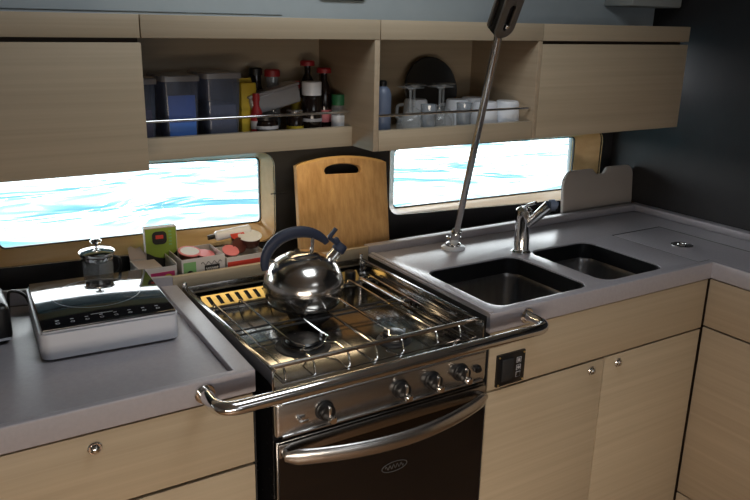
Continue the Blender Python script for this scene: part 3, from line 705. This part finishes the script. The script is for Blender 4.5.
for x, y, a, lb in ((.362, .440, 2.6, 'white mug among the inverted wine glasses, nearest the black plate'), (.462, .400, 2.2, 'white mug behind the clear tumbler left of the pole'),
                    (.492, .325, 1.9, 'white mug just right of the slanting pole, front row'), (.560, .322, 1.6, 'white mug at the right end of the shelf'),
                    (.535, .430, 1.2, 'white mug in the back row behind the two at the right end')):
    if m0 is None:
        m0 = g = thing('white_mug', lb, 'mug', (x, y, ZR), group='white mugs upside down on the shelf')
        MB().lathe([(.0305, 0), (.0325, .0), (.0320, .03), (.029, .066), (.026, .070), (.020, .0695), (0, .069)], 32).lathe([(.0305, 0), (.029, .06), (0, .064)], 32).obj('mug_body', WHITE, g)
        MB().tube([(.029, 0, .056), (.046, 0, .054), (.048, 0, .022), (.031, 0, .018)], .004, 10, rad=.014).obj('mug_handle', WHITE, g)
    else:
        g = copy_tree(m0); g.location = (x, y, ZR); g['label'] = lb
    g.rotation_euler.z = a

# black fitting high on the grey lining
t = thing('wall_fitting', 'black rounded fitting on the grey lining cut off by the top edge', 'fitting', (.198, .53, 1.61))
MB().sheet([rrect(-.066, .066, -.072, .072, .015)], .012, Matrix.Translation((0, -.006, 0)) @ XZ, bev=.002).obj('bezel', BLACK, t)
MB().sheet([rrect(-.052, .052, -.056, .056, .010)], .003, Matrix.Translation((0, -.0135, 0)) @ XZ).obj('grille', BLACKM, t)

# ------------------------------------------------------------------ lights
def area(name, loc, rot, sx, sy, e, col=(1, 1, 1)):
    l = bpy.data.lights.new(name, 'AREA'); l.shape = 'RECTANGLE'; l.size = sx; l.size_y = sy; l.energy = e; l.color = col
    o = bpy.data.objects.new(name, l); COL.objects.link(o); o.location = loc; o.rotation_euler = rot; return o
area('added_top_fill', (.05, -.25, 2.0), (0, 0, 0), .5, .5, 5, (.90, .96, 1))  # unseen overhead fill added to brighten worktops and lining; the ceiling is closed
area('added_top_fill_aft', (.3, -2.3, 2.0), (0, 0, 0), .6, .6, 3, (.95, .97, 1))  # second unseen overhead fill, added further back under the closed ceiling
area('added_front_fill', (-.3, -3.35, 1.25), (PI/2, 0, 0), 1.6, .3, 3.5, (.93, .97, 1))  # unseen cool fill added for the cabinet fronts; no window in that wall
area('low_warm_fill', (-1.0, -1.9, .80), (math.radians(58), 0, math.radians(-28)), 1.3, .2, 13.5, (1, .85, .70)).data.spread = math.radians(100)  # unseen warm fill added to brighten the lower cabinets
area('assumed_shelf_strip', (.02, .47, 1.212), (0, 0, 0), .5, .03, .55, (1, .76, .45))  # unseen lamp, assumed from the warm light on board, kettle and vent

w = bpy.data.worlds.new('daylight'); sc.world = w; w.use_nodes = True
nt = w.node_tree; N = nt.nodes; L = nt.links; bg = N['Background']
sky = N.new('ShaderNodeTexSky'); sky.sky_type = 'HOSEK_WILKIE'; sky.turbidity = 6; sky.sun_direction = (.3, .6, .74)
mx = N.new('ShaderNodeMix'); mx.data_type = 'RGBA'; mx.inputs['Factor'].default_value = .12; mx.inputs['A'].default_value = (.94, .97, 1, 1)
L.new(sky.outputs['Color'], mx.inputs['B']); L.new(mx.outputs['Result'], bg.inputs['Color']); bg.inputs['Strength'].default_value = 8
sl_ = bpy.data.lights.new('sun', 'SUN'); sl_.energy = 3; sl_.angle = .02
so = bpy.data.objects.new('sun', sl_); COL.objects.link(so); so.rotation_euler = (math.radians(-60), math.radians(0), 0)

# ------------------------------------------------------------------ camera
cam = bpy.data.cameras.new('camera'); co = bpy.data.objects.new('camera', cam); COL.objects.link(co); sc.camera = co
CX, CY, CZ, YAW, PIT, ROL, F = -.7227, -1.1189, 1.4841, -.5579, -.2944, .0196, 744.7
f_ = Vector((-math.sin(YAW)*math.cos(PIT), math.cos(YAW)*math.cos(PIT), math.sin(PIT)))
r0 = Vector((math.cos(YAW), math.sin(YAW), 0)); u0 = r0.cross(f_)
r2 = r0*math.cos(ROL)+u0*math.sin(ROL); u2 = u0*math.cos(ROL)-r0*math.sin(ROL)
co.matrix_world = Matrix(((r2.x, u2.x, -f_.x, CX), (r2.y, u2.y, -f_.y, CY), (r2.z, u2.z, -f_.z, CZ), (0, 0, 0, 1)))
cam.sensor_width = 36; cam.lens = F*36/750; cam.clip_start = .02; cam.clip_end = 500

sc.view_settings.view_transform = 'Standard'; sc.view_settings.look = 'None'; sc.view_settings.gamma = 1
sc.view_settings.exposure = 0; sc.view_settings.use_curve_mapping = False
sc.cycles.use_denoising = True; sc.cycles.max_bounces = 10; sc.cycles.transparent_max_bounces = 16
sc.cycles.caustics_reflective = False; sc.cycles.caustics_refractive = False
sc.cycles.sample_clamp_indirect = 6
